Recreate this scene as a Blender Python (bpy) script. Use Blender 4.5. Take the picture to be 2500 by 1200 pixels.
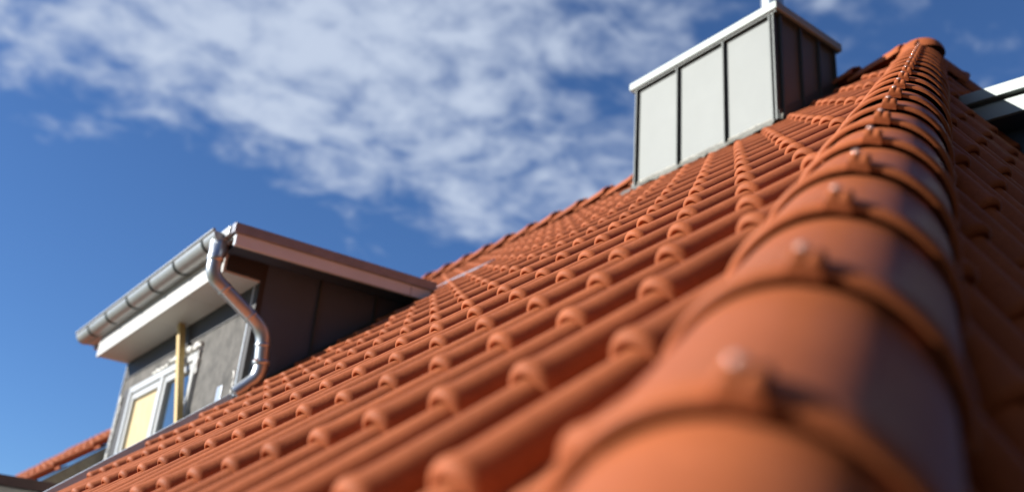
import bpy, bmesh, math, random
import numpy as np
from mathutils import Matrix, Vector

random.seed(7)
for o in list(bpy.data.objects):
    bpy.data.objects.remove(o)
scene = bpy.context.scene
COL = scene.collection

# ------------------------------------------------------------------ camera
cam_d = bpy.data.cameras.new("camera")
cam = bpy.data.objects.new("camera", cam_d)
COL.objects.link(cam)
scene.camera = cam
# rows: world axes expressed in (right, down, forward)
R = np.array([[0.7885, 0.3060, 0.5335], [-0.6105, 0.2843, 0.7392], [0.0746, -0.9086, 0.4110]])
U_, S_, Vt_ = np.linalg.svd(R)
R = U_ @ Vt_
FPX = 2392.3
mw = Matrix(((R[0, 0], -R[0, 1], -R[0, 2], 0), (R[1, 0], -R[1, 1], -R[1, 2], 0), (R[2, 0], -R[2, 1], -R[2, 2], 0), (0, 0, 0, 1)))
cam.matrix_world = mw
cam_d.sensor_width = 36.0
cam_d.sensor_fit = 'HORIZONTAL'
cam_d.lens = FPX / 2500 * 36
cam_d.clip_start = 0.02
cam_d.clip_end = 5000
cam_d.dof.use_dof = True
cam_d.dof.focus_distance = 3.4
cam_d.dof.aperture_fstop = 1.45
scene.render.resolution_x, scene.render.resolution_y = 1024, 491

# ------------------------------------------------------------------ light
SUN = np.array([-1.0, 0.60, 0.54])
SUN = SUN / np.linalg.norm(SUN)
elev = math.asin(SUN[2])
azim = math.atan2(SUN[0], SUN[1])        # from +Y, clockwise seen from above
sd = bpy.data.lights.new("sun", 'SUN')
sd.energy = 5.0
sd.angle = math.radians(0.5)
sd.color = (1.0, 0.965, 0.91)
so = bpy.data.objects.new("sun", sd)
COL.objects.link(so)
so.rotation_euler = Vector(SUN).to_track_quat('Z', 'Y').to_euler()

world = bpy.data.worlds.new("World")
scene.world = world
world.use_nodes = True
nt = world.node_tree
nt.nodes.clear()
N = nt.nodes.new
def L(a, b): nt.links.new(a, b)
out = N('ShaderNodeOutputWorld')
bg = N('ShaderNodeBackground')
L(bg.outputs[0], out.inputs[0])
sky = N('ShaderNodeTexSky')
sky.sky_type = 'NISHITA'
sky.sun_disc = False
sky.sun_elevation = elev
sky.sun_rotation = azim
sky.altitude = 300
sky.air_density = 1.0
sky.dust_density = 0.15
sky.ozone_density = 6.0
SKY_STRENGTH = 0.050
bg.inputs['Strength'].default_value = SKY_STRENGTH
tc = N('ShaderNodeTexCoord')
def vmath(op, a, b=None):
    m = N('ShaderNodeVectorMath'); m.operation = op
    for i, v in enumerate((a, b)):
        if v is None: continue
        if isinstance(v, (tuple, list)): m.inputs[i].default_value = v
        else: L(v, m.inputs[i])
    return m
def fmath(op, a, b=None, c=None, clamp=False):
    m = N('ShaderNodeMath'); m.operation = op; m.use_clamp = clamp
    for i, v in enumerate((a, b, c)):
        if v is None: continue
        if isinstance(v, (int, float)): m.inputs[i].default_value = v
        else: L(v, m.inputs[i])
    return m.outputs[0]
dirv = tc.outputs['Generated']
sep = N('ShaderNodeSeparateXYZ'); L(dirv, sep.inputs[0])
zz = fmath('MAXIMUM', fmath('ADD', sep.outputs[2], 0.12), 0.05)
cx = fmath('DIVIDE', sep.outputs[0], zz)
cy = fmath('DIVIDE', sep.outputs[1], zz)
comb = N('ShaderNodeCombineXYZ'); L(cx, comb.inputs[0]); L(cy, comb.inputs[1])
def ray(px):
    d = R @ np.array([px[0] - 1250, px[1] - 600, FPX]); return d / np.linalg.norm(d)
# a bank of fair-weather cloud lying across the sky: lower edge and eastern edge as great circles
nb = np.cross(ray((-200, 200)), ray((1250, 680))); nb /= np.linalg.norm(nb); nb *= np.sign(nb @ ray((700, 100)))
ne = np.cross(ray((2350, 0)), ray((2080, 500))); ne /= np.linalg.norm(ne); ne *= np.sign(ne @ ray((700, 100)))
def noise(scale, detail, rough, dist, off=(0, 0, 0)):
    t = N('ShaderNodeTexNoise'); t.inputs['Scale'].default_value = scale; t.inputs['Detail'].default_value = detail
    t.inputs['Roughness'].default_value = rough; t.inputs['Distortion'].default_value = dist
    a = vmath('ADD', comb.outputs[0], off); L(a.outputs[0], t.inputs['Vector']); return t.outputs['Fac']
n1 = noise(3.0, 3, 0.5, 0.25, (3.1, 1.7, 0.0))
n2_ = noise(8.5, 6, 0.55, 0.55, (7.3, 2.2, 0.0))
db = vmath('DOT_PRODUCT', dirv, tuple(nb)).outputs['Value']
de = vmath('DOT_PRODUCT', dirv, tuple(ne)).outputs['Value']
bank = fmath('MINIMUM', fmath('MULTIPLY', db, 5.0), fmath('MULTIPLY', de, 0.85))
bank = fmath('MINIMUM', bank, fmath('MULTIPLY', fmath('SUBTRACT', 0.60, db), 1.6))      # bank shaped to end out of view, cutting its fill light
bank = fmath('MINIMUM', fmath('MAXIMUM', bank, -0.6), 0.33)
n3 = noise(22.0, 3, 0.5, 0.2, (1.3, 9.2, 0.0))
dens = fmath('ADD', fmath('ADD', fmath('ADD', fmath('MULTIPLY', n1, 0.75), fmath('MULTIPLY', n2_, 0.80)), fmath('MULTIPLY', n3, 0.30)), bank)
mr = N('ShaderNodeMapRange'); mr.interpolation_type = 'SMOOTHSTEP'
mr.inputs['From Min'].default_value = 0.96; mr.inputs['From Max'].default_value = 1.44
L(dens, mr.inputs['Value'])
cloud = fmath('MULTIPLY', mr.outputs['Result'], 0.9)
mix = N('ShaderNodeMix'); mix.data_type = 'RGBA'
tint = N('ShaderNodeMix'); tint.data_type = 'RGBA'; tint.blend_type = 'MULTIPLY'; tint.inputs['Factor'].default_value = 1.0
L(sky.outputs[0], tint.inputs['A']); tint.inputs['B'].default_value = (0.98, 1.15, 1.36, 1)
L(cloud, mix.inputs['Factor']); L(tint.outputs['Result'], mix.inputs['A'])
CL = 0.35 / SKY_STRENGTH
mix.inputs['B'].default_value = (CL * 0.86, CL * 0.98, CL * 1.2, 1)
L(mix.outputs['Result'], bg.inputs['Color'])

vs = scene.view_settings
vs.view_transform = 'Standard'; vs.look = 'None'; vs.gamma = 1.0; vs.exposure = 1.0
vs.use_curve_mapping = False

# ------------------------------------------------------------------ materials
def mat(name, color, rough=0.6, metal=0.0, var=0.0, vscale=8.0, bump=0.0, bscale=60.0, color2=None, per_object=0.0, coat=0.0, spec=0.5, stretch=None, grain=0.0):
    m = bpy.data.materials.new(name); m.use_nodes = True
    t = m.node_tree; b = t.nodes['Principled BSDF']
    b.inputs['Roughness'].default_value = rough; b.inputs['Metallic'].default_value = metal
    b.inputs['Specular IOR Level'].default_value = spec
    if coat: b.inputs['Coat Weight'].default_value = coat; b.inputs['Coat Roughness'].default_value = 0.25
    c2 = color2 or tuple(max(0, c * (1 - var)) for c in color)
    co = t.nodes.new('ShaderNodeTexCoord')
    vec = co.outputs['Object']
    geo = t.nodes.new('ShaderNodeNewGeometry')
    vec = geo.outputs['Position']
    if stretch:
        mp = t.nodes.new('ShaderNodeMapping'); mp.inputs['Scale'].default_value = stretch
        t.links.new(vec, mp.inputs['Vector']); vec = mp.outputs['Vector']
    nz = t.nodes.new('ShaderNodeTexNoise'); nz.inputs['Scale'].default_value = vscale; nz.inputs['Detail'].default_value = 6
    nz.inputs['Roughness'].default_value = 0.62
    t.links.new(vec, nz.inputs['Vector'])
    mr = t.nodes.new('ShaderNodeMapRange'); mr.inputs['From Min'].default_value = 0.32; mr.inputs['From Max'].default_value = 0.68
    t.links.new(nz.outputs['Fac'], mr.inputs['Value'])
    mx = t.nodes.new('ShaderNodeMix'); mx.data_type = 'RGBA'
    mx.inputs['A'].default_value = (*color, 1); mx.inputs['B'].default_value = (*c2, 1)
    t.links.new(mr.outputs['Result'], mx.inputs['Factor'])
    colr = mx.outputs['Result']
    if grain:
        g1 = t.nodes.new('ShaderNodeTexNoise'); g1.inputs['Scale'].default_value = 95; g1.inputs['Detail'].default_value = 4; g1.inputs['Roughness'].default_value = 0.7
        g2 = t.nodes.new('ShaderNodeTexNoise'); g2.inputs['Scale'].default_value = 2.2; g2.inputs['Detail'].default_value = 5
        t.links.new(vec, g1.inputs['Vector']); t.links.new(vec, g2.inputs['Vector'])
        for gn, lo, hi in ((g1, 1 - grain, 1 + grain * 0.8), (g2, 1 - grain * 0.6, 1 + grain * 0.6)):
            gm_ = t.nodes.new('ShaderNodeMapRange'); gm_.inputs['From Min'].default_value = 0.3; gm_.inputs['From Max'].default_value = 0.7
            gm_.inputs['To Min'].default_value = lo; gm_.inputs['To Max'].default_value = hi
            t.links.new(gn.outputs['Fac'], gm_.inputs['Value'])
            gx = t.nodes.new('ShaderNodeVectorMath'); gx.operation = 'SCALE'
            t.links.new(colr, gx.inputs[0]); t.links.new(gm_.outputs['Result'], gx.inputs['Scale']); colr = gx.outputs[0]
    if per_object:
        oi = t.nodes.new('ShaderNodeObjectInfo')
        hs = t.nodes.new('ShaderNodeHueSaturation')
        m1 = t.nodes.new('ShaderNodeMapRange'); m1.inputs['To Min'].default_value = 1 - per_object; m1.inputs['To Max'].default_value = 1 + per_object
        t.links.new(oi.outputs['Random'], m1.inputs['Value']); t.links.new(m1.outputs['Result'], hs.inputs['Value'])
        t.links.new(colr, hs.inputs['Color']); colr = hs.outputs['Color']
    t.links.new(colr, b.inputs['Base Color'])
    if bump:
        nb_ = t.nodes.new('ShaderNodeTexNoise'); nb_.inputs['Scale'].default_value = bscale; nb_.inputs['Detail'].default_value = 5
        t.links.new(vec, nb_.inputs['Vector'])
        bp = t.nodes.new('ShaderNodeBump'); bp.inputs['Strength'].default_value = bump; bp.inputs['Distance'].default_value = 0.004
        t.links.new(nb_.outputs['Fac'], bp.inputs['Height']); t.links.new(bp.outputs['Normal'], b.inputs['Normal'])
    return m

M = {}
M['tile'] = mat('terracotta', (0.335, 0.099, 0.039), 0.6, spec=0.12, grain=0.16, vscale=7, bump=0.22, bscale=190, per_object=0.09, color2=(0.275, 0.077, 0.029))
M['cap'] = mat('glazed_terracotta', (0.335, 0.099, 0.039), 0.45, spec=0.08, grain=0.14, vscale=6, bump=0.12, bscale=150, color2=(0.275, 0.077, 0.029), per_object=0.09)
M['deck'] = mat('roof_underlay', (0.05, 0.042, 0.04), 0.9, var=0.3)
M['zinc'] = mat('weathered_zinc', (0.40, 0.42, 0.42), 0.42, 0.5, var=0.15, vscale=10, bump=0.03)
M['galv'] = mat('galvanised_steel', (0.52, 0.55, 0.57), 0.36, 0.9, var=0.2, vscale=14, bump=0.02)
M['clad'] = mat('grey_zinc_cladding', (0.112, 0.120, 0.116), 0.6, 0.45, var=0.06, vscale=5, bump=0.03, bscale=14)
M['clad_dark'] = mat('brown_grey_zinc_cladding', (0.050, 0.078, 0.120), 0.5, 0.0, var=0.12, vscale=5)
M['seam'] = mat('dark_seam_metal', (0.04, 0.05, 0.047), 0.5, 0.2, var=0.1)
M['coping'] = mat('pale_zinc_coping', (0.265, 0.30, 0.285), 0.55, 0.2, var=0.06, vscale=9)
M['lead'] = mat('crinkled_flashing', (0.36, 0.345, 0.29), 0.3, 0.5, var=0.3, vscale=30, bump=0.6, bscale=40)
M['zincedge'] = mat('zinc_roof_edge', (0.24, 0.25, 0.29), 0.45, 0.2, var=0.2, vscale=16, bump=0.05)
M['verge'] = mat('grey_verge_board', (0.58, 0.66, 0.74), 0.45, 0.0, var=0.1, vscale=5)
M['strip'] = mat('blue_grey_upstand', (0.42, 0.47, 0.52), 0.4, 0.0, var=0.15, vscale=10)
M['brown'] = mat('brown_metal_cap', (0.10, 0.058, 0.058), 0.45, 0.2, var=0.2)
M['white'] = mat('white_painted_board', (0.46, 0.455, 0.43), 0.5, var=0.06, vscale=4)
M['pvc'] = mat('white_window_plastic', (0.48, 0.49, 0.48), 0.3, var=0.03)
M['felt'] = mat('grey_wall_board', (0.115, 0.107, 0.096), 0.85, color2=(0.036, 0.034, 0.030), vscale=8, bump=0.3, bscale=30)
M['black'] = mat('black_membrane_and_shade', (0.02, 0.018, 0.018), 0.6, var=0.3)
M['ply'] = mat('pale_plywood', (0.48, 0.385, 0.20), 0.6, color2=(0.42, 0.30, 0.13), vscale=6, stretch=(4, 4, 1))
M['pine'] = mat('yellow_pine', (0.47, 0.35, 0.14), 0.6, color2=(0.40, 0.27, 0.09), vscale=12, stretch=(6, 6, 0.6))
M['batten'] = mat('weathered_batten', (0.42, 0.35, 0.24), 0.8, color2=(0.26, 0.21, 0.15), vscale=12)
M['foam'] = mat('white_sealing_foam', (0.78, 0.77, 0.72), 0.8, var=0.25, vscale=40, bump=0.8, bscale=60)
M['render'] = mat('pale_render', (0.55, 0.52, 0.46), 0.9, var=0.12, vscale=3, bump=0.2)
M['grass'] = mat('lawn', (0.06, 0.09, 0.03), 0.95, color2=(0.10, 0.10, 0.045), vscale=0.6, bump=0.5, bscale=20)
M['screw'] = mat('capped_screw', (0.55, 0.33, 0.27), 0.12, 0.3)
g = bpy.data.materials.new('window_glass'); g.use_nodes = True
b_ = g.node_tree.nodes['Principled BSDF']
b_.inputs['Base Color'].default_value = (0.02, 0.03, 0.04, 1); b_.inputs['Roughness'].default_value = 0.03
b_.inputs['IOR'].default_value = 1.7; b_.inputs['Coat Weight'].default_value = 1.0; b_.inputs['Coat IOR'].default_value = 1.8
M['glass'] = g

# ------------------------------------------------------------------ helpers
def mesh(name, verts, faces, m, smooth=False, angle=None):
    me = bpy.data.meshes.new(name)
    me.from_pydata([tuple(v) for v in verts], [], [tuple(f) for f in faces])
    me.materials.append(m)
    if smooth:
        for p in me.polygons: p.use_smooth = True
        if angle is not None:
            me.set_sharp_from_angle(angle=math.radians(angle))
    me.update()
    return me
def link(name, me, parent=None, matrix=None):
    o = bpy.data.objects.new(name, me); COL.objects.link(o)
    if parent is not None:
        o.parent = parent
        o.matrix_parent_inverse = parent.matrix_world.inverted() if parent.parent is None else (parent.parent.matrix_world @ parent.matrix_basis).inverted()
    if matrix is not None: o.matrix_basis = matrix
    return o
def thing(name, label, cat, loc=(0, 0, 0), group=None):
    o = bpy.data.objects.new(name, None); COL.objects.link(o)
    o.empty_display_size = 0.2
    o.location = loc; o.matrix_world = Matrix.Translation(loc)
    o['label'] = label; o['category'] = cat
    if group: o['group'] = group
    return o
def tag(o, label, cat, group=None):
    o['label'] = label; o['category'] = cat
    if group: o['group'] = group
    return o
def part(name, me, parent):
    """child given in world coordinates; parents here are only translated"""
    o = bpy.data.objects.new(name, me); COL.objects.link(o)
    o.parent = parent
    t = Vector((0, 0, 0)); p = parent
    while p is not None:
        t += p.location; p = p.parent
    o.location = -t
    return o
def recenter(me):
    """move the mesh so that its bounding-box centre is the origin; return the offset"""
    n = len(me.vertices); a = np.empty(n * 3); me.vertices.foreach_get('co', a); a = a.reshape(-1, 3)
    c = (a.min(0) + a.max(0)) / 2; a = a - c
    me.vertices.foreach_set('co', a.ravel()); me.update()
    return c
def boxm(name, lo, hi, m, bevel=0.0):
    x0, y0, z0 = lo; x1, y1, z1 = hi
    v = [(x0, y0, z0), (x1, y0, z0), (x1, y1, z0), (x0, y1, z0), (x0, y0, z1), (x1, y0, z1), (x1, y1, z1), (x0, y1, z1)]
    f = [(0, 3, 2, 1), (4, 5, 6, 7), (0, 1, 5, 4), (1, 2, 6, 5), (2, 3, 7, 6), (3, 0, 4, 7)]
    return bev(mesh(name, v, f, m), bevel)
def bev(me, w, seg=2):
    if not w: return me
    bm = bmesh.new(); bm.from_mesh(me)
    bmesh.ops.bevel(bm, geom=bm.edges[:], offset=w, segments=seg, affect='EDGES', profile=0.5)
    bm.to_mesh(me); bm.free()
    return me
def prism(name, poly, e, d, m, bevel=0.0):
    """extrude a 3D polygon by vector d"""
    n_ = len(poly); d = np.array(d, float)
    v = [np.array(p, float) for p in poly] + [np.array(p, float) + d for p in poly]
    f = [tuple(range(n_))[::-1], tuple(range(n_, 2 * n_))] + [(i, (i + 1) % n_, n_ + (i + 1) % n_, n_ + i) for i in range(n_)]
    me = mesh(name, v, f, m)
    bm = bmesh.new(); bm.from_mesh(me); bmesh.ops.recalc_face_normals(bm, faces=bm.faces); bm.to_mesh(me); bm.free()
    return bev(me, bevel)
def tube(name, pts, r, m, seg=20, caps=True):
    pts = [np.array(p, float) for p in pts]
    rr = r if isinstance(r, (list, tuple)) else [r] * len(pts)
    v, f = [], []
    t0 = pts[1] - pts[0]; t0 /= np.linalg.norm(t0)
    ref = np.array([0, 0, 1.0]) if abs(t0[2]) < 0.9 else np.array([0, 1.0, 0])
    a = np.cross(t0, ref); a /= np.linalg.norm(a)
    for i, p in enumerate(pts):
        t = pts[min(i + 1, len(pts) - 1)] - pts[max(i - 1, 0)]; t /= np.linalg.norm(t)
        a = a - t * (a @ t); a /= np.linalg.norm(a); b = np.cross(t, a)
        for k in range(seg):
            an = 2 * math.pi * k / seg
            v.append(p + rr[i] * (a * math.cos(an) + b * math.sin(an)))
    for i in range(len(pts) - 1):
        for k in range(seg):
            k2 = (k + 1) % seg
            f.append((i * seg + k, i * seg + k2, (i + 1) * seg + k2, (i + 1) * seg + k))
    if caps:
        f.append(tuple(range(seg))[::-1]); f.append(tuple((len(pts) - 1) * seg + k for k in range(seg)))
    return mesh(name, v, f, m, True, 45)
def smooth_path(pts, n=6, rad=0.06):
    out = [np.array(pts[0], float)]
    for i in range(1, len(pts) - 1):
        a, b, c = (np.array(q, float) for q in pts[i - 1:i + 2])
        u = (a - b); lu = np.linalg.norm(u); u /= lu
        w_ = (c - b); lw = np.linalg.norm(w_); w_ /= lw
        r = min(rad, lu * .48, lw * .48)
        p0, p2 = b + u * r, b + w_ * r
        for k in range(n + 1):
            t = k / n
            out.append((1 - t) ** 2 * p0 + 2 * t * (1 - t) * b + t * t * p2)
    out.append(np.array(pts[-1], float))
    return out

# ------------------------------------------------------------------ roof geometry
P = math.radians(39.724)
SN, CS = math.sin(P), math.cos(P)
nF = np.array([-SN, 0, CS]); wF = np.array([CS, 0, SN]); YV = np.array([0, 1.0, 0]); XV = np.array([1.0, 0, 0]); ZV = np.array([0, 0, 1.0])
HF = -0.19093                                  # nose-crest plane of the front slope
KH = 0.4996                                    # plan slope of the hip
TANP = SN / CS
D = np.array([1, KH, TANP]); D /= np.linalg.norm(D)
n2 = np.cross(XV, D); n2 /= np.linalg.norm(n2); n2 *= np.sign(n2[2])
w2 = np.cross(n2, XV); w2 *= np.sign(w2[2])
mB = nF + n2; mB /= np.linalg.norm(mB)
HIP0 = np.array([0.510, 0.4216, 0.2148])       # a clip on the crest of the hip
CREST = 0.036
HE = n2 @ (HIP0 - mB * CREST)                  # nose-crest plane of the hip end
TW, TG = 0.215, 0.33215                        # cover width and gauge of a tile
Y0, W0 = 1.9468, 1.2208                        # crest / nose phase of the front slope
APEX = HIP0 + D * 6.45
RX, RZ = APEX[0], APEX[2]
YEND = 14.0
EAVE_W = W0 - 9 * TG
GROUND = -4.2
def FP(y, wv, h): return YV * y + wF * wv + nF * (HF + h)
def EP(x, wv, h): return XV * x + w2 * wv + n2 * (HE + h)
def cproj(p):
    c = R.T @ p
    return (FPX * c[0] / c[2] + 1250, FPX * c[1] / c[2] + 600, c[2])

# dormer envelope
DY0, DY1 = 5.50, 8.04
DFX, DBX = 2.08, 3.19

house = thing('house', 'house under a hipped roof of orange clay pantiles with hip and ridge caps', 'house', (5.0, 6.0, GROUND))
dz = -0.105
def quad(name, pts, m):
    return mesh(name, pts, [tuple(range(len(pts)))], m)
wr = (np.array([RX, 0, RZ - CREST]) @ wF)
# decks (sheathing) below the tiles
hy = lambda x: HIP0[1] + KH * (x - HIP0[0])
eaveX = (wF * EAVE_W + nF * HF)[0]
def deck_poly(pts, m, nrm, th, name):
    return prism(name, pts, None, -nrm * th, m)
fd = [FP(hy((wF * EAVE_W)[0]) + 0.04, EAVE_W, dz), FP(APEX[1] + 0.1, wr - 0.03, dz), FP(YEND, wr - 0.03, dz), FP(YEND, EAVE_W, dz), FP(DY1 + .12, EAVE_W, dz),
      FP(DY1 + .12, DBX / CS * 1.0 + 0.05, dz), FP(DY0, DBX / CS * 1.0 + 0.05, dz), FP(DY0, EAVE_W, dz)]
fdm = deck_poly(fd, M['deck'], nF, 0.04, 'front_roof_slope')
front = part('front_roof_slope', fdm, house)
ez = FP(0, EAVE_W, dz)[2]
bx0 = (wF * EAVE_W + nF * HF)[0]
xr = 2 * RX
ey = 0.0
# hip end deck
we = (ez - (n2 * (HE + dz))[2]) / w2[2]
whi = ((APEX - mB * CREST) @ w2)
ed = [EP(eaveX - 0.1, we, dz), EP(xr - eaveX + 0.1, we, dz), EP(RX, whi - 0.05, dz)]
edm = deck_poly(ed, M['deck'], n2, 0.04, 'hip_end_slope')
hipend = part('hip_end_slope', edm, house)
nBk = np.array([SN, 0, CS])
def BP(y, wv, h):
    p = FP(y, wv, h); return np.array([2 * RX - p[0], p[1], p[2]])
bd = [BP(hy((wF * EAVE_W)[0]), EAVE_W, -0.04), BP(APEX[1] + 0.1, wr - 0.03, -0.04), BP(YEND, wr - 0.03, -0.04), BP(YEND, EAVE_W, -0.04)]
part('back_roof_slope', deck_poly(bd, M['tile'], nBk, 0.04, 'back_roof_slope'), house)

# ---- the pantile: roll on the left, ribbed pan on the right
def tile_profile(t, inset=0.0, inner=False, dr=0.009, dc=0.009):
    """t = 0 at the nose, 1 at the tail (one gauge up); returns list of (x, z)"""
    hw = 0.0465 * (1 - t) + 0.0385 * t - inset
    crest = -0.022 * t - inset
    pan = -0.060 * (1 - t) - 0.0775 * t - inset * 0.3
    if inner:
        hw -= dr; crest -= dc; pan -= 0.012
    pts = []
    nr = 18
    for k in range(nr + 1):
        a = math.pi * (1 - k / nr)
        x = hw * math.cos(a)
        s = math.sin(a)
        z = pan + 0.004 + (crest - pan - 0.004) * (s ** 0.92)
        pts.append((x, z))
    if inner:
        xs = [0.052, 0.07, 0.10, 0.13, 0.16, 0.19]
        return pts + [(x, pan - 0.001) for x in xs]
    for x, h in ((0.0525, 0.0008), (0.060, 0.0), (0.072, 0.0005), (0.078, 0.005), (0.085, 0.0085), (0.092, 0.0085), (0.099, 0.005), (0.106, 0.001), (0.116, 0.0005), (0.123, 0.004), (0.130, 0.0065), (0.137, 0.0065), (0.144, 0.003), (0.152, 0.0), (0.164, 0.002), (0.178, 0.010), (0.188, 0.010)):
        pts.append((x, pan + h))
    return pts
def tile_arrays(tail=0.055):
    secs = [(0.0, 0.0110), (0.0012, 0.0075), (0.0040, 0.0036), (0.0085, 0.0004), (0.015, -0.0020), (0.022, -0.0016), (0.042, 0.0012), (0.07, 0.0018), (TG * .55, 0.0010), (TG + tail, 0.0)]
    V, F = [], []
    np_ = None
    for yy, ins in secs:
        pr = tile_profile(yy / TG, ins); np_ = len(pr)
        V += [(x, yy, z) for x, z in pr]
    for s in range(len(secs) - 1):
        for k in range(np_ - 1):
            a = s * np_ + k
            F.append((a, a + 1, a + np_ + 1, a + np_))
    base = len(V)
    isec = [(0.0, .0138, .0138), (0.0015, .0150, .0150), (0.0055, .0158, .0158), (0.0070, .024, .038)]
    for yy, dr_, dc_ in isec:
        pr = tile_profile(yy / TG, 0.0, True, dr_, dc_)
        ni = len(pr)
        V += [(x, yy, z) for x, z in pr]
    for s in range(len(isec) - 1):
        for k in range(ni - 1):
            a = base + s * ni + k
            F.append((a, a + ni, a + ni + 1, a + 1))
    # front face: roll part one to one, pan part stitched by nearest
    j = 0
    for k in range(18):
        F.append((k, base + k, base + k + 1, k + 1))
    i, jj = 18, 18
    while i < np_ - 1 or jj < ni - 1:
        if jj == ni - 1 or (i < np_ - 1 and V[i + 1][0] <= V[base + jj + 1][0]):
            F.append((i, base + jj, i + 1)); i += 1
        else:
            F.append((i, base + jj, base + jj + 1)); jj += 1
    return np.array(V), F
TV, TF = tile_arrays()
tile_me = mesh('roof_tile', TV, TF, M['tile'], True, 55)

def frame(e1, e2, e3, o):
    return Matrix(((e1[0], e2[0], e3[0], o[0]), (e1[1], e2[1], e3[1], o[1]), (e1[2], e2[2], e3[2], o[2]), (0, 0, 0, 1)))
cand = []     # (score, deck, matrix, cut-plane or None)
hipN = np.array([KH, -1, 0]); hipN /= np.linalg.norm(hipN)      # points to the hip-end side
hip2N = np.array([-KH, -1, 0]); hip2N /= np.linalg.norm(hip2N)
def consider(deck, e1, e2, e3, o, cuts, jit):
    c = o + e1 * 0.06 + e2 * 0.17
    use = []
    cs = [o + e1 * a + e2 * b for a in (-.05, .19) for b in (0, TG + .05)]
    for cn, cp, side in cuts:
        d = [(q - cp) @ cn * side for q in cs]
        if min(d) > 0.0: return
        if max(d) > 0.0: use.append((cn * side, cp))
    x, y, z = cproj(c)
    if z > 0.15 and -150 < x < 2650 and -100 < y < 1350:
        score = 1.0 / z
    else:
        score = 0
    m = frame(e1, e2, e3, o + e3 * jit[0])
    m = m @ Matrix.Rotation(jit[1], 4, 'Z')
    cand.append((score, deck, m, use))
J = lambda: (random.uniform(-.0018, .0018), random.uniform(-.006, .006))
wdb = DBX / CS
for j in range(-8, 16):
    wv = W0 + j * TG
    for i in range(-40, 60):
        y = Y0 + i * TW
        if y > YEND - .1: continue
        x = FP(y, wv, 0)[0]
        h = 0.0
        if y > 5.46 and j < 9:
            if y < DY1 + 0.25: continue
            h = 0.10
        if 4.50 < x < 4.85 and 3.58 < y < 4.58: continue
        consider(front, -YV, wF, nF, FP(y, wv, h), [(hipN, HIP0, 1)], J())
# hip end tiles, keyed so that courses meet those of the front at the hip
for j in range(-12, 20):
    zc = FP(0, W0 + j * TG, 0)[2]
    TG2 = TG
    wv = (HIP0 @ w2) + j * TG2 - 0.10
    for i in range(-30, 60):
        x = 0.62 + i * TW
        if wv > whi - 0.2 or wv < we: continue
        o = EP(x, wv, 0)
        if 4.32 < x < 6.1 and 1.45 < o[1] < 2.0: pass
        consider(hipend, XV, w2, n2, o, [(hipN, HIP0, -1), (hip2N, APEX, -1)], J())
cand.sort(key=lambda c: -c[0])
def cut_mesh(matrix, cuts):
    me = tile_me.copy(); bm = bmesh.new(); bm.from_mesh(me)
    inv = matrix.inverted()
    for cn, cp in cuts:
        lp = inv @ Vector(cp); ln = inv.to_3x3() @ Vector(cn)
        bmesh.ops.bisect_plane(bm, geom=bm.verts[:] + bm.edges[:] + bm.faces[:], plane_co=lp, plane_no=ln, clear_outer=True)
    bm.to_mesh(me); bm.free()
    return me
rest = {}
nparts = 0
for score, deck, m, cuts in cand:
    if score > 0 and nparts < 298:
        me = cut_mesh(m, cuts) if cuts else tile_me
        if len(me.polygons) < 4: continue
        o = bpy.data.objects.new('roof_tile', me); COL.objects.link(o)
        o.parent = deck
        off = Matrix.Translation(-(house.location + deck.location))
        o.matrix_basis = off @ m
        nparts += 1
    else:
        rest.setdefault(deck.name, [deck, []])[1].append((m, cuts))
for dn, (deck, lst) in rest.items():
    VV, FF, n0 = [], [], 0
    TVh = np.c_[TV, np.ones(len(TV))]
    for m, cuts in lst:
        if cuts:
            me = cut_mesh(m, cuts)
            v = np.array([tuple(q.co) + (1,) for q in me.vertices]) if len(me.vertices) else np.zeros((0, 4))
            f = [tuple(p.vertices) for p in me.polygons]
            bpy.data.meshes.remove(me)
        else:
            v, f = TVh, TF
        if len(v) == 0: continue
        VV.append((v @ np.array(m).T)[:, :3]); FF += [tuple(q + n0 for q in ff) for ff in f]; n0 += len(v)
    me = mesh('roof_tile_field', np.concatenate(VV), FF, M['tile'], True, 55)
    o = part('roof_tile_field', me, deck)
    o['kind'] = 'stuff'

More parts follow.
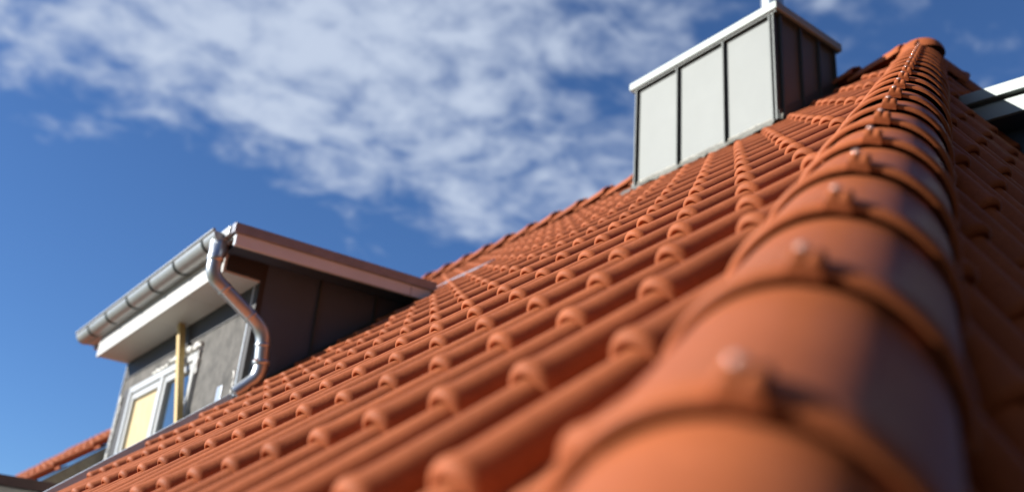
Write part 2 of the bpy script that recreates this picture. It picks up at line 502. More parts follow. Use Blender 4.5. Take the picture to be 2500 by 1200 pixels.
# ---- hip and ridge caps
CAPL = 0.355
def cap_mesh(name, Lc, r0, r1, half0, half1, thick=0.011, lugx=0.0):
    """local y along the cap, from its lower bell end (0) up; z up, x across"""
    secs = [(0.0, -0.006, 1), (0.002, -0.0025, 1), (0.007, 0.0, 1), (0.03, 0.001, 1), (0.050, 0.0, 1), (0.064, -0.0035, 1), (Lc * .5, -0.0035, 0), (Lc + 0.05, -0.0035, 0)]
    V, F = [], []
    seg = 36
    for yy, dr, _ in secs:
        t = yy / Lc
        r = r0 * (1 - t) + r1 * t
        for k in range(seg + 1):
            a = -half0 + (half0 + half1) * k / seg
            # slightly pointed arch
            rr = r + dr
            V.append((rr * math.sin(a), yy, -r0 + rr * math.cos(a) - (r0 - r) * 0.2))
    ns = seg + 1
    for s in range(len(secs) - 1):
        for k in range(seg):
            a = s * ns + k; F.append((a, a + 1, a + ns + 1, a + ns))
    b = len(V)
    for yy in (0.0, 0.10):
        t = yy / Lc
        r = r0 * (1 - t) + r1 * t - thick
        for k in range(ns):
            a = -half0 + (half0 + half1) * k / seg
            V.append((r * math.sin(a), yy, -r0 + r * math.cos(a)))
    for k in range(seg):
        F.append((b + k, b + ns + k, b + ns + k + 1, b + k + 1))
        F.append((k, b + k, b + k + 1, k + 1))
    lugdz = r0 - math.sqrt(r0 * r0 - lugx * lugx)
    # lug on the crest at the bell end
    lug = [(0.0, 0.004), (0.003, 0.012), (0.012, 0.0155), (0.032, 0.0145), (0.044, 0.008), (0.052, -0.004)]
    prof = [(-0.019, -0.012), (-0.0175, -0.004), (-0.014, 0.0), (-0.008, 0.0012), (-0.003, -0.0005), (0.0, -0.004), (0.003, -0.0005), (0.008, 0.0012), (0.014, 0.0), (0.0175, -0.004), (0.019, -0.012)]
    b = len(V); npf = len(prof)
    for yy, hh in lug:
        for x, z in prof:
            V.append((x + lugx, yy - 0.004, ((hh + z) if z > -0.01 else -0.012) - lugdz))
    for s in range(len(lug) - 1):
        for k in range(npf - 1):
            a = b + s * npf + k; F.append((a, a + 1, a + npf + 1, a + npf))
    F.append(tuple(b + k for k in range(npf))[::-1])
    return mesh(name, V, F, M['cap'], True, 50)
hip_me = cap_mesh('hip_tile', CAPL, 0.162, 0.152, math.radians(78), math.radians(88), lugx=-0.022)
rdg_me = cap_mesh('ridge_tile', CAPL, 0.135, 0.118, math.radians(80), math.radians(80))
def screw_mesh():
    V, F = [], []; seg = 12
    rings = [(0.0075, 0.0), (0.0075, 0.002), (0.0058, 0.0042), (0.003, 0.0053)]
    for r, z in rings:
        V += [(r * math.cos(2 * math.pi * k / seg), r * math.sin(2 * math.pi * k / seg), z) for k in range(seg)]
    for s in range(len(rings) - 1):
        for k in range(seg):
            k2 = (k + 1) % seg; F.append((s * seg + k, s * seg + k2, (s + 1) * seg + k2, (s + 1) * seg + k))
    F.append(tuple(range(len(V) - seg, len(V))))
    return mesh('screw', V, F, M['screw'], True, 60)
screw_me = screw_mesh()
hoff = Matrix.Translation(-house.location)
def place_cap(name, me, mtx, with_screw=True, sx=0.0):
    o = bpy.data.objects.new(name, me); COL.objects.link(o); o.parent = house
    mtx = mtx @ Matrix.Rotation(random.uniform(-.012, .012), 4, 'Z') @ Matrix.Rotation(random.uniform(-.02, .02), 4, 'Y')
    o.matrix_basis = hoff @ mtx
    if with_screw:
        s = bpy.data.objects.new('screw', screw_me); COL.objects.link(s); s.parent = o
        s.matrix_basis = Matrix.Translation((sx - 0.006, 0.014, 0.0155 + (0.162 - math.sqrt(0.162 ** 2 - sx ** 2)) * -1))
    return o
lat = np.cross(D, mB)          # right-hand: x across, y along D, z bisector
TILT = 0.012
def capframe(along, up, o):
    up = up - along * (up @ along); up /= np.linalg.norm(up)
    x = np.cross(along, up)
    # lift the bell end so that it rides over the cap below
    a2 = along - up * 0.015; a2 /= np.linalg.norm(a2); u2 = np.cross(x, a2)
    return frame(x, a2, u2, o)
for m_ in range(-4, 18):
    o = HIP0 + D * (CAPL * m_ - 0.016) - mB * 0.014
    place_cap('hip_tile', hip_me, capframe(D, mB, o + lat * 0.022), True, -0.022)
D2 = np.array([-1, KH, TANP]); D2 /= np.linalg.norm(D2)
mB2 = np.array([-mB[0], mB[1], mB[2]])
for m_ in range(1, 16):
    o = APEX - D2 * (CAPL * m_ + 0.02)
    place_cap('hip_tile', hip_me, capframe(D2, mB2, o), m_ < 6, -0.022)
nr_ = int((YEND - APEX[1]) / CAPL)
for k in range(nr_):
    o = np.array([RX, APEX[1] + 0.10 + k * CAPL, RZ + 0.018])
    place_cap('ridge_tile', rdg_me, capframe(YV, ZV, o) @ Matrix.Rotation(-0.055, 4, 'X'))
# apex hood where the two hips meet the ridge
V, F = [], []; seg = 24; rings = 8
for s in range(rings + 1):
    a = math.radians(88) * s / rings
    for k in range(seg):
        t = 2 * math.pi * k / seg
        V.append((0.135 * math.sin(a) * math.cos(t), 0.16 * math.sin(a) * math.sin(t), 0.13 * math.cos(a) - 0.13))
for s in range(rings):
    for k in range(seg):
        k2 = (k + 1) % seg; F.append((s * seg + k, (s + 1) * seg + k, (s + 1) * seg + k2, s * seg + k2))
hood = mesh('apex_cap', V, F, M['cap'], True)
o = bpy.data.objects.new('apex_cap', hood); COL.objects.link(o); o.parent = house
o.matrix_basis = hoff @ Matrix.Translation((APEX[0], APEX[1] + 0.02, APEX[2] + 0.004))

# ---- house walls below the eaves
wallz = ez - 0.05
hy0 = EP(0, we, 0)[1] + 0.35
part('wall', boxm('wall', (eaveX + 0.4, hy0, GROUND), (eaveX + 0.7, 5.5, wallz), M['render']), house)
part('wall', boxm('wall', (eaveX + 0.4, DY1 + 0.1, GROUND), (eaveX + 0.7, YEND - .1, wallz), M['render']), house)
part('wall', boxm('wall', (eaveX + 0.71, hy0, GROUND), (xr - eaveX - 0.71, hy0 + 0.3, wallz), M['render']), house)
part('wall', boxm('wall', (xr - eaveX - 0.7, hy0, GROUND), (xr - eaveX - 0.4, YEND - .1, wallz), M['render']), house)
gab = [(eaveX + .72, YEND - .35, GROUND), (xr - eaveX - .72, YEND - .35, GROUND), (xr - eaveX - .72, YEND - .35, wallz), (RX, YEND - .35, RZ - 0.4), (eaveX + .72, YEND - .35, wallz)]
part('gable_wall', prism('gable_wall', gab, None, (0, 0.25, 0), M['render']), house)
# terrace cut into the slope in front of the dormer
part('terrace_floor', boxm('terrace_floor', (eaveX + 0.71, DY0 + .05, -0.35), (DFX + .3, DY1, -0.2), M['render']), house)
part('terrace_wall', prism('terrace_wall', [FP(DY0, EAVE_W + .3, -.15), FP(DY0, wdb, -.15), (DBX, DY0, -0.35), (FP(DY0, EAVE_W + .3, 0)[0], DY0, -1.2)], None, (0, 0.05, 0), M['black']), house)
part('terrace_wall', prism('terrace_wall', [FP(DY1 + .14, EAVE_W + .3, -.16), FP(DY1 + .14, wdb, -.16), (DBX, DY1 + .14, -0.35), (FP(0, EAVE_W + .3, 0)[0], DY1 + .14, -1.2)], None, (0, 0.05, 0), M['black']), house)
# zinc verge strip at the left end of the tile field
vs_ = [FP(5.445, EAVE_W + .2, -0.055), FP(5.445, wdb - 0.3, -0.055), FP(5.445, wdb - 0.3, -0.085), FP(5.445, EAVE_W + .2, -0.085)]
part('verge_flashing', prism('verge_flashing', vs_, None, (0, 0.075, 0), M['galv'], 0.003), house)
up_ = [FP(5.522, EAVE_W + .2, 0.012), FP(5.522, 2.50, 0.012), FP(5.522, 2.50, -0.14), FP(5.522, EAVE_W + .2, -0.14)]
part('verge_upstand', prism('verge_upstand', up_, None, (0, 0.06, 0), M['strip'], 0.004), house)
# barge board and batten under the far tile verge
by = DY1 + 0.155
bb = [FP(by, EAVE_W + .2, 0.005), FP(by, 2.72, 0.005), FP(by, 2.72, -0.075), FP(by, EAVE_W + .2, -0.075)]
part('verge_batten', prism('verge_batten', bb, None, (0, 0.05, 0), M['batten'], 0.003), house)
bb = [FP(by + .02, EAVE_W + .2, -0.077), FP(by + .02, 2.72, -0.077), FP(by + .02, 2.72, -0.2), FP(by + .02, EAVE_W + .2, -0.2)]
part('verge_underlay', prism('verge_underlay', bb, None, (0, 0.03, 0), M['black']), house)
# zinc tray flashing behind the dormer roof
tr = [FP(5.18, 4.34, -0.02), FP(5.75, 4.34, -0.02), FP(5.75, 4.52, -0.02), FP(5.18, 4.52, -0.02)]
part('dormer_flashing', prism('dormer_flashing', tr, None, nF * 0.014, M['zincedge'], 0.003), house)

# ------------------------------------------------------------------ chimney
CX0, CX1, CY0, CY1 = 4.43, 5.06, 3.345, 4.655
CZT = 4.26
ch = thing('chimney', 'tall chimney clad in pale grey zinc panels with standing seams near the ridge', 'chimney', (4.78, 4.0, 3.2))
zb = lambda x: TANP * x + HF / CS
ys = [CY0, 3.782, 4.218, CY1]
for a, b in zip(ys[:-1], ys[1:]):
    part('front_panel', boxm('front_panel', (CX0, a + .006, zb(CX0) - 0.14), (CX0 + .03, b - .006, CZT), M['clad'], 0.002), ch)
xs_ = [CX0 + .031, 4.67, 4.87, CX1]
for a, b in zip(xs_[:-1], xs_[1:]):
    pl = [(a + .005, CY0, zb(a) - .14), (b - .005, CY0, zb(b) - .14), (b - .005, CY0, CZT), (a + .005, CY0, CZT)]
    part('side_panel', prism('side_panel', pl, None, (0, 0.03, 0), M['clad'], 0.002), ch)
for a, b in zip(xs_[:-1], xs_[1:]):
    pl = [(a + .005, CY1 - .03, zb(a) - .14), (b - .005, CY1 - .03, zb(b) - .14), (b - .005, CY1 - .03, CZT), (a + .005, CY1 - .03, CZT)]
    part('side_panel', prism('side_panel', pl, None, (0, 0.03, 0), M['clad'], 0.002), ch)
part('back_panel', boxm('back_panel', (CX1 + .001, CY0 + .01, zb(CX0) + .2), (CX1 + .03, CY1 - .01, CZT), M['clad']), ch)
part('core', boxm('core', (CX0 + .04, CY0 + .04, zb(CX0) - .2), (CX1 - .01, CY1 - .04, CZT - .02), M['black']), ch)
def seam(p0, p1, nrm, across, h=0.03, t=0.007):
    p0, p1, nrm, across = (np.array(q, float) for q in (p0, p1, nrm, across))
    pl = [p0 - across * t, p0 + across * t, p0 + across * t + nrm * h, p0 - across * t + nrm * h]
    return prism('standing_seam', pl, None, p1 - p0, M['seam'], 0.002)
for y in (ys[1], ys[2]):
    part('standing_seam', seam((CX0 - .0, y, zb(CX0) - .04), (CX0, y, CZT), (-1, 0, 0), (0, 1, 0)), ch)
part('standing_seam', seam((CX0, CY1 - .012, zb(CX0) - .04), (CX0, CY1 - .012, CZT), (-1, 0, 0), (0, 1, 0), 0.028), ch)
part('standing_seam', seam((CX0, CY0 + .035, zb(CX0) - .04), (CX0, CY0 + .035, CZT), (-1, 0, 0), (0, 1, 0), 0.026), ch)
part('standing_seam', seam((CX0, CY0 + .002, zb(CX0) - .04), (CX0, CY0 + .002, CZT), (-1, 0, 0), (0, 1, 0), 0.03), ch)
part('corner_seam', seam((CX0 + .03, CY0, zb(CX0) - .03), (CX0 + .03, CY0, CZT), (0, -1, 0), (1, 0, 0), 0.024, .008), ch)
for x in (4.67, 4.87, CX1 - .01):
    part('standing_seam', seam((x, CY0, zb(x) - .03), (x, CY0, CZT), (0, -1, 0), (1, 0, 0), 0.026, .006), ch)
cp = boxm('coping', (CX0 - .045, CY0 - .045, CZT + .0), (CX1 + .05, CY1 + .045, CZT + .062), M['coping'], 0.006)
cpo = part('coping', cp, ch)
part('drip_edge', boxm('drip_edge', (CX0 - .03, CY0 - .03, CZT - .014), (CX1 + .03, CY1 + .03, CZT - .002), M['seam']), ch)
# crinkled lead apron along the foot of the front
V, F = [], []; nx = 44
for i in range(nx + 1):
    y = CY0 - .03 + (CY1 - CY0 + .06) * i / nx
    r1, r2, r3 = (random.uniform(-.008, .008) for _ in range(3))
    V += [(CX0 - .006, y, zb(CX0) + .025 + r1 * .5), (CX0 - .012 + r2 * .3, y, zb(CX0) - .015 + r1), tuple(FP(y, (np.array([CX0, 0, zb(CX0)]) @ wF) - .10, .006 + r2)), tuple(FP(y, (np.array([CX0, 0, zb(CX0)]) @ wF) - .17 + r3, -.006 + r3))]
for i in range(nx):
    for k in range(3):
        a = i * 4 + k; F.append((a, a + 4, a + 5, a + 1))
part('lead_apron', mesh('lead_apron', V, F, M['lead'], True, 70), ch)
sf = [(CX0 - .02, CY0 - .012, zb(CX0) - .03), (CX1, CY0 - .012, zb(CX1) - .03), (CX1, CY0 - .012, zb(CX1) + .05), (CX0 - .02, CY0 - .012, zb(CX0) + .05)]
part('side_flashing', prism('side_flashing', sf, None, (0, 0.010, 0), M['seam']), ch)
# flue
fl = tube('flue', [(4.72, 3.585, CZT + .05), (4.72, 3.585, CZT + .50)], 0.080, M['galv'], 28)
flo = part('flue', fl, ch)
cone = tube('flue_collar', [(4.72, 3.585, CZT + .056), (4.72, 3.585, CZT + .10), (4.72, 3.585, CZT + .16)], [0.125, 0.105, 0.084], M['galv'], 28, False)
part('flue_collar', cone, flo)
hat = tube('flue_hat', [(4.72, 3.585, CZT + .54), (4.72, 3.585, CZT + .56), (4.72, 3.585, CZT + .62)], [0.13, 0.128, 0.02], M['galv'], 28)
part('flue_hat', hat, flo)
for k in range(3):
    an = k * 2.1
    part('hat_strut', boxm('hat_strut', (4.72 + 0.076 * math.cos(an) - .004, 3.585 + 0.076 * math.sin(an) - .004, CZT + .45), (4.72 + 0.076 * math.cos(an) + .004, 3.585 + 0.076 * math.sin(an) + .004, CZT + .545), M['galv']), flo)

# ------------------------------------------------------------------ dormer over the terrace
dm = thing('dormer', 'flat-roofed dormer with dark cladded cheek, grey unfinished front and wide white soffit', 'dormer', (DFX + .4, 6.8, 0.0))
SOF = 2.171
ROFT = lambda x: 2.395 + (x - 1.775) * 0.035
RYV = 5.285
# front wall with a window opening
WY0, WY1, WZ0, WZ1 = 6.33, 7.74, 0.95, 1.905
part('front_wall', boxm('front_wall', (DFX, DY0 + .04, -0.2), (DFX + .14, WY0 - .025, SOF + .1), M['felt']), dm)
part('front_wall', boxm('front_wall', (DFX, WY1 + .025, -0.2), (DFX + .14, DY1, SOF + .1), M['felt']), dm)
part('front_wall', boxm('front_wall', (DFX + .001, WY0 - .025, WZ1 + .02), (DFX + .14, WY1 + .025, SOF + .1), M['felt']), dm)
part('front_wall', boxm('front_wall', (DFX + .001, WY0 - .025, -0.2), (DFX + .14, WY1 + .025, WZ0 - .02), M['felt']), dm)
part('membrane_shade_strip', boxm('membrane_shade_strip', (DFX - .008, WY1 + .045, 0.4), (DFX - .001, WY1 + .20, WZ1 + .015), M['black']), dm)
part('membrane_shade_strip', boxm('membrane_shade_strip', (DFX - .006, DY0 + .08, SOF - .15), (DFX - .0005, DY1 - .015, SOF - .001), M['black']), dm)  # black strip put in to deepen the eave shadow band under the soffit
# cheek cladding
seamX = [DFX, 2.475, 2.885, DBX + .1]
for a, b in zip(seamX[:-1], seamX[1:]):
    pl = [(a + .004, DY0, zb(a) - .16), (b - .004, DY0, zb(b) - .16), (b - .004, DY0, 2.40), (a + .004, DY0, 2.40)]
    part('cheek_panel', prism('cheek_panel', pl, None, (0, 0.035, 0), M['clad_dark'], 0.002), dm)
for x in seamX[1:3]:
    part('cheek_seam', seam((x, DY0, zb(x) - .05), (x, DY0, 2.385), (0, -1, 0), (1, 0, 0), 0.022, .005), dm)
for a, b in zip(seamX[:-1], seamX[1:]):
    pl = [(a + .004, DY1 + .001, zb(a) - .16), (b - .004, DY1 + .001, zb(b) - .16), (b - .004, DY1 + .001, 2.40), (a + .004, DY1 + .001, 2.40)]
    part('cheek_panel', prism('cheek_panel', pl, None, (0, 0.035, 0), M['clad_dark'], 0.002), dm)
cf = [(DFX, DY0 - .012, zb(DFX) - .06), (DBX, DY0 - .012, zb(DBX) - .06), (DBX, DY0 - .012, zb(DBX) + .0), (DFX, DY0 - .012, zb(DFX) + .0)]
part('cheek_flashing', prism('cheek_flashing', cf, None, (0, 0.010, 0), M['seam']), dm)
# corner strips
part('corner_strip', boxm('corner_strip', (DFX - .010, DY0 + .062, 0.4), (DFX - .001, DY0 + .078, SOF), M['strip']), dm)
part('corner_membrane', boxm('corner_membrane', (DFX - .006, DY0 - .003, 0.4), (DFX + .03, DY0 + .060, SOF + .15), M['black']), dm)
part('corner_strip', boxm('corner_strip', (DFX - .010, DY1 - .012, 0.4), (DFX + .02, DY1 + .003, SOF), M['pvc']), dm)
# soffit boards with joints, fascia
FX = 1.83
cuts_ = [DY0 - .0, 6.15, 6.82, 7.45, DY1 + .03]
for a, b in zip(cuts_[:-1], cuts_[1:]):
    part('soffit_board', boxm('soffit_board', (FX + .02, a + .002, SOF), (DFX + .02, b - .002, SOF + .014), M['white'], 0.0015), dm)
part('fascia', boxm('fascia', (FX - .002, DY0 - .002, SOF - .006), (FX + .018, DY1 + .034, SOF + .145), M['white'], 0.002), dm)
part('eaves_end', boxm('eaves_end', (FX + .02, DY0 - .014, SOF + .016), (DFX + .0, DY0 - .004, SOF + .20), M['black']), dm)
part('eaves_end', boxm('eaves_end', (FX + .02, DY1 + .02, SOF + .016), (DFX + .0, DY1 + .032, SOF + .20), M['white']), dm)
# roof slab, verge layers
rx0, rx1 = 1.775, DBX + .02
def slab(name, y0, y1, t0, t1, m, x0=rx0, x1=rx1, bevel=0.002):
    pl = [(x0, y0, ROFT(x0) - t1), (x1, y0, ROFT(x1) - t1), (x1, y0, ROFT(x1) - t0), (x0, y0, ROFT(x0) - t0)]
    return prism(name, pl, None, (0, y1 - y0, 0), m, bevel)
part('roof', slab('roof', RYV + .03, DY1 + .30, 0.012, 0.075, M['zinc'], rx0 + .02, rx1 + .25), dm)
part('verge_trim', slab('verge_trim', RYV - .012, RYV + .05, -0.012, 0.050, M['zincedge']), dm)
part('verge_fascia', slab('verge_fascia', RYV, RYV + .025, 0.051, 0.128, M['verge'], rx0 + .02, 3.02), dm)
part('verge_fascia', slab('verge_fascia', RYV + .001, RYV + .025, 0.051, 0.128, M['verge'], 3.024, rx1 - .02), dm)
part('verge_soffit', slab('verge_soffit', RYV + .027, DY0 + .02, 0.095, 0.112, M['clad_dark'], rx0 + .05, rx1), dm)
part('verge_trim', slab('verge_trim', DY1 + .26, DY1 + .32, -0.012, 0.10, M['zincedge'], rx0 + .08), dm)
part('eaves_trim', boxm('eaves_trim', (rx0 - .012, RYV + .052, ROFT(rx0) - .055), (rx0 + .018, DY1 + .3, ROFT(rx0) + .004), M['zinc'], 0.002), dm)
part('roof_end_flashing', prism('roof_end_flashing', [(rx1 - .015, RYV - .02, ROFT(rx1) - .13), (rx1 + .10, RYV - .02, ROFT(rx1) - .02), (rx1 + .12, RYV - .02, ROFT(rx1) + .03), (rx1 - .015, RYV - .02, ROFT(rx1) - .03)], None, (0, 0.2, 0), M['zinc'], .003), dm)
# window: frame, mullion, two sashes; left one boarded with plywood
wn = part('window', boxm('window', (DFX + .05, WY0 + .01, WZ0 + .01), (DFX + .06, WY1 - .01, WZ1 - .01), M['black']), dm)
def frame_bars(name, x0, x1, y0, y1, z0, z1, t, m, parent):
    V, F = [], []
    me = bpy.data.meshes.new(name); bm = bmesh.new()
    for lo, hi in (((x0, y0, z0), (x1, y0 + t, z1)), ((x0, y1 - t, z0), (x1, y1, z1)), ((x0 + .0005, y0 + t, z0), (x1 - .0005, y1 - t, z0 + t)), ((x0 + .0005, y0 + t, z1 - t), (x1 - .0005, y1 - t, z1))):
        b = bmesh.ops.create_cube(bm, size=1.0)['verts']
        for v in b:
            v.co = Vector([(lo[k] + hi[k]) / 2 + v.co[k] * (hi[k] - lo[k]) for k in range(3)])
    bmesh.ops.bevel(bm, geom=bm.edges[:], offset=0.004, segments=2, affect='EDGES')
    bm.to_mesh(me); bm.free(); me.materials.append(m)
    return part(name, me, parent)
frame_bars('frame', DFX - .025, DFX + .045, WY0, WY1, WZ0, WZ1, 0.055, M['pvc'], wn)
WM = 6.99
part('mullion', boxm('mullion', (DFX - .024, WM - .03, WZ0 + .056), (DFX + .044, WM + .03, WZ1 - .056), M['pvc'], 0.004), wn)
frame_bars('sash', DFX - .012, DFX + .04, WM + .034, WY1 - .058, WZ0 + .06, WZ1 - .06, 0.05, M['pvc'], wn)
frame_bars('sash', DFX - .012, DFX + .04, WY0 + .058, WM - .034, WZ0 + .06, WZ1 - .06, 0.05, M['pvc'], wn)
part('plywood_sheet', boxm('plywood_sheet', (DFX + .012, WM + .085, WZ0 + .11), (DFX + .024, WY1 - .109, WZ1 - .111), M['ply']), wn)
part('pane', boxm('pane', (DFX + .012, WY0 + .109, WZ0 + .11), (DFX + .02, WM - .085, WZ1 - .111), M['glass']), wn)
# expanding-foam beads round the frame
def foam(pts, r):
    V, F = [], []
    path = []
    for a, b in zip(pts[:-1], pts[1:]):
        a, b = np.array(a, float), np.array(b, float)
        k = max(2, int(np.linalg.norm(b - a) / 0.018))
        for q in range(k): path.append(a + (b - a) * q / k + np.array([random.uniform(-.004, .004), random.uniform(-.008, .008), random.uniform(-.008, .008)]))
    path.append(np.array(pts[-1], float))
    return tube('foam_bead', path, [max(0.004, r * random.uniform(.35, 1.35)) for _ in path], M['foam'], 10)
part('foam_bead', foam([(DFX - .012, WY0 - .01, WZ1 + .045), (DFX - .012, WY0 + .55, WZ1 + .03)], .022), dm)
part('foam_bead', foam([(DFX - .012, WY0 + .63, WZ1 + .025), (DFX - .012, WY0 + .92, WZ1 + .02)], .012), dm)
part('foam_bead', foam([(DFX - .012, WY1 + .215, 1.0), (DFX - .012, WY1 + .22, 1.45), (DFX - .012, WY1 + .20, WZ1 - .03)], .014), dm)
part('foam_bead', foam([(DFX - .012, WY0 - .008, WZ1 + .02), (DFX - .012, WY0 - .012, WZ1 - .16)], .016), dm)
part('foam_bead', foam([(DFX - .012, DY0 + .095, 1.62), (DFX - .012, DY0 + .10, 1.35)], .012), dm)

# timber prop leaning under the soffit
def beam(p0, p1, a, b, m, name):
    p0, p1 = np.array(p0, float), np.array(p1, float)
    t = p1 - p0; t /= np.linalg.norm(t)
    x = XV - t * (XV @ t); x /= np.linalg.norm(x); y = np.cross(t, x)
    pl = [p0 - x * a - y * b, p0 + x * a - y * b, p0 + x * a + y * b, p0 - x * a + y * b]
    return prism(name, pl, None, p1 - p0, m, 0.003)
pb, pt = np.array([2.02, 6.31, 1.42]), np.array([2.02, 6.70, 2.168])
dirp = (pt - pb) / (pt[2] - pb[2])
pb2 = pb + dirp * (-0.2 - pb[2])
pm_ = beam(pb2, pt, 0.022, 0.024, M['pine'], 'timber_prop')
o = link('timber_prop', pm_); c = recenter(pm_); o.location = c
tag(o, 'yellow pine prop leaning across the window up to the white soffit', 'timber prop')

# ------------------------------------------------------------------ gutter and downpipe
gt = thing('gutter', 'half-round galvanised gutter hung along the white dormer eaves', 'gutter', (1.774, 6.9, 2.3))
GX, GR, GZ = 1.774, 0.069, 2.385
gy0, gy1 = 5.424, 8.38
def trough(name, y0, y1, r, m, a0=-8, a1=188, th=0.003, seg=24, fall=0.012):
    V, F = [], []
    for y in (y0, y1):
        dz_ = fall * (y - 6.9) / 1.5
        for rr in (r, r - th):
            for k in range(seg + 1):
                an = math.radians(180 + a0 + (a1 - a0) * k / seg)
                V.append((GX + rr * math.cos(an), y, GZ + dz_ + rr * math.sin(an)))
    n_ = seg + 1
    for k in range(seg):
        F.append((k, k + 1, 2 * n_ + k + 1, 2 * n_ + k)); F.append((n_ + k, 3 * n_ + k, 3 * n_ + k + 1, n_ + k + 1))
        F.append((k, n_ + k, n_ + k + 1, k + 1)); F.append((2 * n_ + k, 2 * n_ + k + 1, 3 * n_ + k + 1, 3 * n_ + k))
    F.append((0, 2 * n_, 3 * n_, n_)); F.append((n_ - 1, 2 * n_ - 1, 4 * n_ - 1, 3 * n_ - 1))
    return mesh(name, V, F, m, True, 40)
part('trough', trough('trough', gy0, gy1, GR, M['zinc']), gt)
fz = lambda y: GZ + 0.012 * (y - 6.9) / 1.5
part('front_bead', tube('front_bead', [(GX - GR - .002, gy0, fz(gy0) + .008), (GX - GR - .002, gy1, fz(gy1) + .008)], 0.010, M['zinc'], 12), gt)
for y in (gy0, gy1):
    V = [(GX + (GR + .001) * math.cos(math.radians(180 + a)), y, fz(y) + (GR + .001) * math.sin(math.radians(180 + a))) for a in range(0, 181, 9)]
    part('end_cap', prism('end_cap', V, None, (0, 0.004 if y > 6 else -0.004, 0), M['zinc']), gt)
for y in (5.62, 6.12, 6.60, 7.08, 7.58, 8.05):
    V, F = [], []
    part('bracket', trough('bracket', y - .012, y + .012, GR + .0065, M['seam'], -6, 205, .006), gt)
dp = thing('downpipe', 'shiny galvanised downpipe with swan-neck bends beside the dark dormer cheek', 'downpipe', (2.12, 5.40, 1.45))
PY = 5.405
hop = tube('outlet', [(1.774, PY + .075, 2.335), (1.772, PY + .072, 2.31), (1.76, PY + .035, 2.262), (1.744, PY + .002, 2.222), (1.742, PY, 2.19)], [0.058, 0.060, 0.055, 0.048, 0.047], M['galv'], 28)
part('outlet', hop, dp)
path = smooth_path([(1.742, PY, 2.215), (1.742, PY, 2.085), (2.118, PY - .01, 1.845), (2.140, PY - .01, 1.615), (2.130, PY - .005, 1.55), (2.03, PY + .03, 1.44)], 8, 0.085)
part('pipe', tube('pipe', path, 0.043, M['galv'], 28), dp)
def ring(p, t, r, m, name, w_=0.012):
    p, t = np.array(p, float), np.array(t, float); t /= np.linalg.norm(t)
    return tube(name, [p - t * w_, p - t * w_ * .6, p + t * w_ * .6, p + t * w_], [r - .004, r, r, r - .004], m, 28)
part('sleeve', ring((1.742, PY, 2.195), (0, 0, 1), 0.049, M['galv'], 'sleeve', .02), dp)
part('sleeve', ring((1.835, PY - .002, 2.026), (.376, 0, -.24), 0.0465, M['galv'], 'sleeve'), dp)
part('sleeve', ring((2.02, PY - .007, 1.908), (.376, 0, -.24), 0.0465, M['galv'], 'sleeve'), dp)
part('sleeve', ring((2.127, PY - .01, 1.75), (.02, 0, -.23), 0.0465, M['galv'], 'sleeve'), dp)
part('bracket', ring((2.1375, PY - .01, 1.645), (.02, 0, -.23), 0.052, M['galv'], 'bracket', .014), dp)
part('bracket_arm', boxm('bracket_arm', (2.13, PY + .04, 1.638), (2.145, DY0 + .002, 1.652), M['galv']), dp)
part('bracket_screw', tube('bracket_screw', [(2.085, PY - .035, 1.645), (2.085, PY - .07, 1.645)], 0.006, M['screw'], 10), dp)
mo = boxm('metal_bracket', (1.985, 5.545, 1.30), (1.992, 5.625, 1.505), M['galv'], 0.002)
o = link('metal_bracket', mo); o.location = recenter(mo)
tag(o, 'small bare galvanised plate standing at the foot of the grey dormer wall', 'bracket')

# ------------------------------------------------------------------ parapet ledge at the terrace edge
lg = thing('parapet_ledge', 'brown metal capped white ledge at the terrace edge below the window', 'ledge', (1.2, 7.95, -0.2))
part('cap', boxm('cap', (-0.6, 7.86, 1.055), (1.80, DY1 + .13, 1.128), M['brown'], 0.003), lg)
part('board', boxm('board', (-0.58, 7.885, -0.2), (1.78, DY1 + .12, 1.05), M['white'], 0.002), lg)

# ------------------------------------------------------------------ second dormer, on the hip end
d2 = thing('hip_end_dormer', 'zinc-roofed dormer on the shaded hip end with bright pale verge boards', 'dormer', (5.2, 1.5, 1.0))
EX0, EX1 = 4.30, 6.0
zt = lambda y: 2.962 + (y - 2.10) * 0.115
def vslab(name, x0, x1, t0, t1, y0, y1, m):
    pl = [(x0, y0, zt(y0) - t1), (x0, y1, zt(y1) - t1), (x0, y1, zt(y1) - t0), (x0, y0, zt(y0) - t0)]
    return prism(name, pl, None, (x1 - x0, 0, 0), m, 0.002)
part('verge_trim', vslab('verge_trim', EX0, EX0 + .05, 0, 0.062, 0.9, 2.20, M['coping']), d2)
part('verge_fascia', vslab('verge_fascia', EX0 + .035, EX0 + .06, 0.075, 0.165, 0.9, 2.16, M['coping']), d2)
part('roof', vslab('roof', EX0 + .06, EX1, 0.005, 0.06, 0.9, 2.30, M['zinc']), d2)
part('verge_soffit', vslab('verge_soffit', EX0 + .06, EX0 + .24, 0.15, 0.165, 0.95, 2.15, M['clad_dark']), d2)
pl = [(EX0 + .22, 1.05, 0.6), (EX0 + .22, 1.05, zt(1.05) - .14), (EX0 + .22, 2.2, zt(2.2) - .14), (EX0 + .22, 1.3, 0.6)]
part('cheek', prism('cheek', pl, None, (0.03, 0, 0), M['clad_dark']), d2)
part('front_wall', boxm('front_wall', (EX0 + .251, 1.04, 0.5), (EX1 - .2, 1.14, zt(1.05) - .06), M['felt']), d2)
part('window_frame', boxm('window_frame', (4.85, 1.01, 1.2), (5.65, 1.04, 2.4), M['pvc'], 0.004), d2)
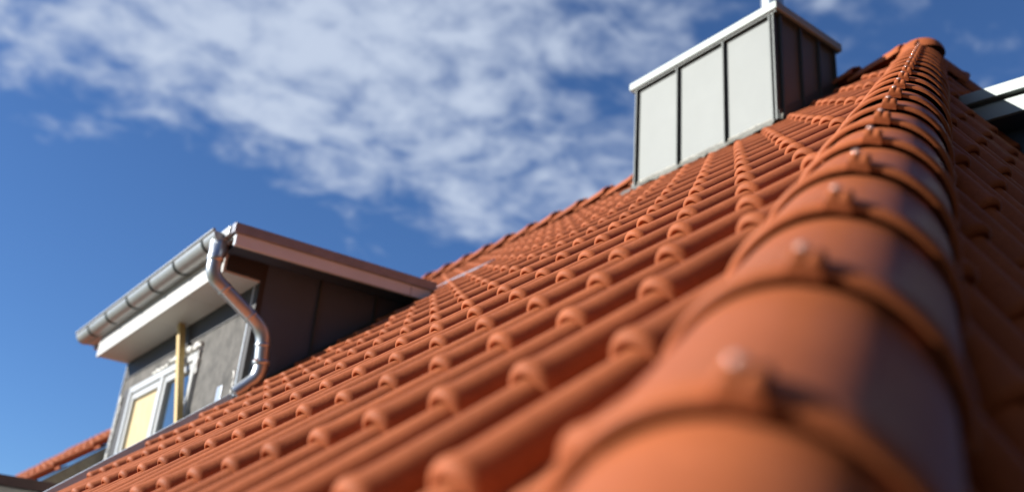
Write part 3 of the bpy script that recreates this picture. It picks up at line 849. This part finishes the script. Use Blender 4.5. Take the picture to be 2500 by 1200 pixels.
part('pane', boxm('pane', (4.92, 1.0, 1.27), (5.58, 1.012, 2.33), M['glass']), d2)

# ------------------------------------------------------------------ ground
gm = mesh('ground', [(-1500, -1500, GROUND - .004), (1500, -1500, GROUND - .004), (1500, 1500, GROUND - .004), (-1500, 1500, GROUND - .004)], [(0, 1, 2, 3)], M['grass'])
o = link('ground', gm); o['kind'] = 'structure'

# ------------------------------------------------------------------ unseen black house added to block sky fill on the hip end
nh = thing('sky_blocker_house', 'unseen tall black timber house added to block sky light', 'house', (5.0, -8.0, GROUND))
M['blocker_black'] = mat('sky_blocker_black_boards', (0.022, 0.019, 0.017), 0.8, var=0.3, vscale=5, bump=0.3, bscale=12)
NX0, NX1, NYF, NYB, NZ = -7.0, 19.0, -1.8, -10.0, 7.6
part('wall', boxm('wall', (NX0, NYF - .2, GROUND), (NX1, NYF, NZ), M['blocker_black']), nh)  # front wall of the added sky blocker
part('wall', boxm('wall', (NX0, NYB, GROUND), (NX1, NYB + .2, NZ), M['blocker_black']), nh)  # back wall of the added sky blocker
for xa in (NX0, NX1 - .2):
    gp = [(xa, NYF - .201, GROUND), (xa, NYB + .201, GROUND), (xa, NYB + .201, NZ), (xa, (NYF + NYB) / 2, NZ + 4.6), (xa, NYF - .201, NZ)]
    part('gable_wall', prism('gable_wall', gp, None, (0.2, 0, 0), M['blocker_black']), nh)
for sgn, ye in ((1, NYF + .45), (-1, NYB - .45)):
    ym = (NYF + NYB) / 2
    rp = [(NX0 - .4, ye, NZ - .45), (NX0 - .4, ym, NZ + 4.75), (NX0 - .4, ym, NZ + 4.9), (NX0 - .4, ye, NZ - .3)]
    part('roof', prism('roof', rp, None, (NX1 - NX0 + .8, 0, 0), M['deck']), nh)  # roof of the added sky blocker
for k in range(int((NX1 - NX0) / 0.6)):
    x = NX0 + .3 + k * .6
    part('sky_blocker_strip', boxm('sky_blocker_strip', (x - .025, NYF + .001, GROUND + .1), (x + .025, NYF + .026, NZ - .5), M['blocker_black']), nh)
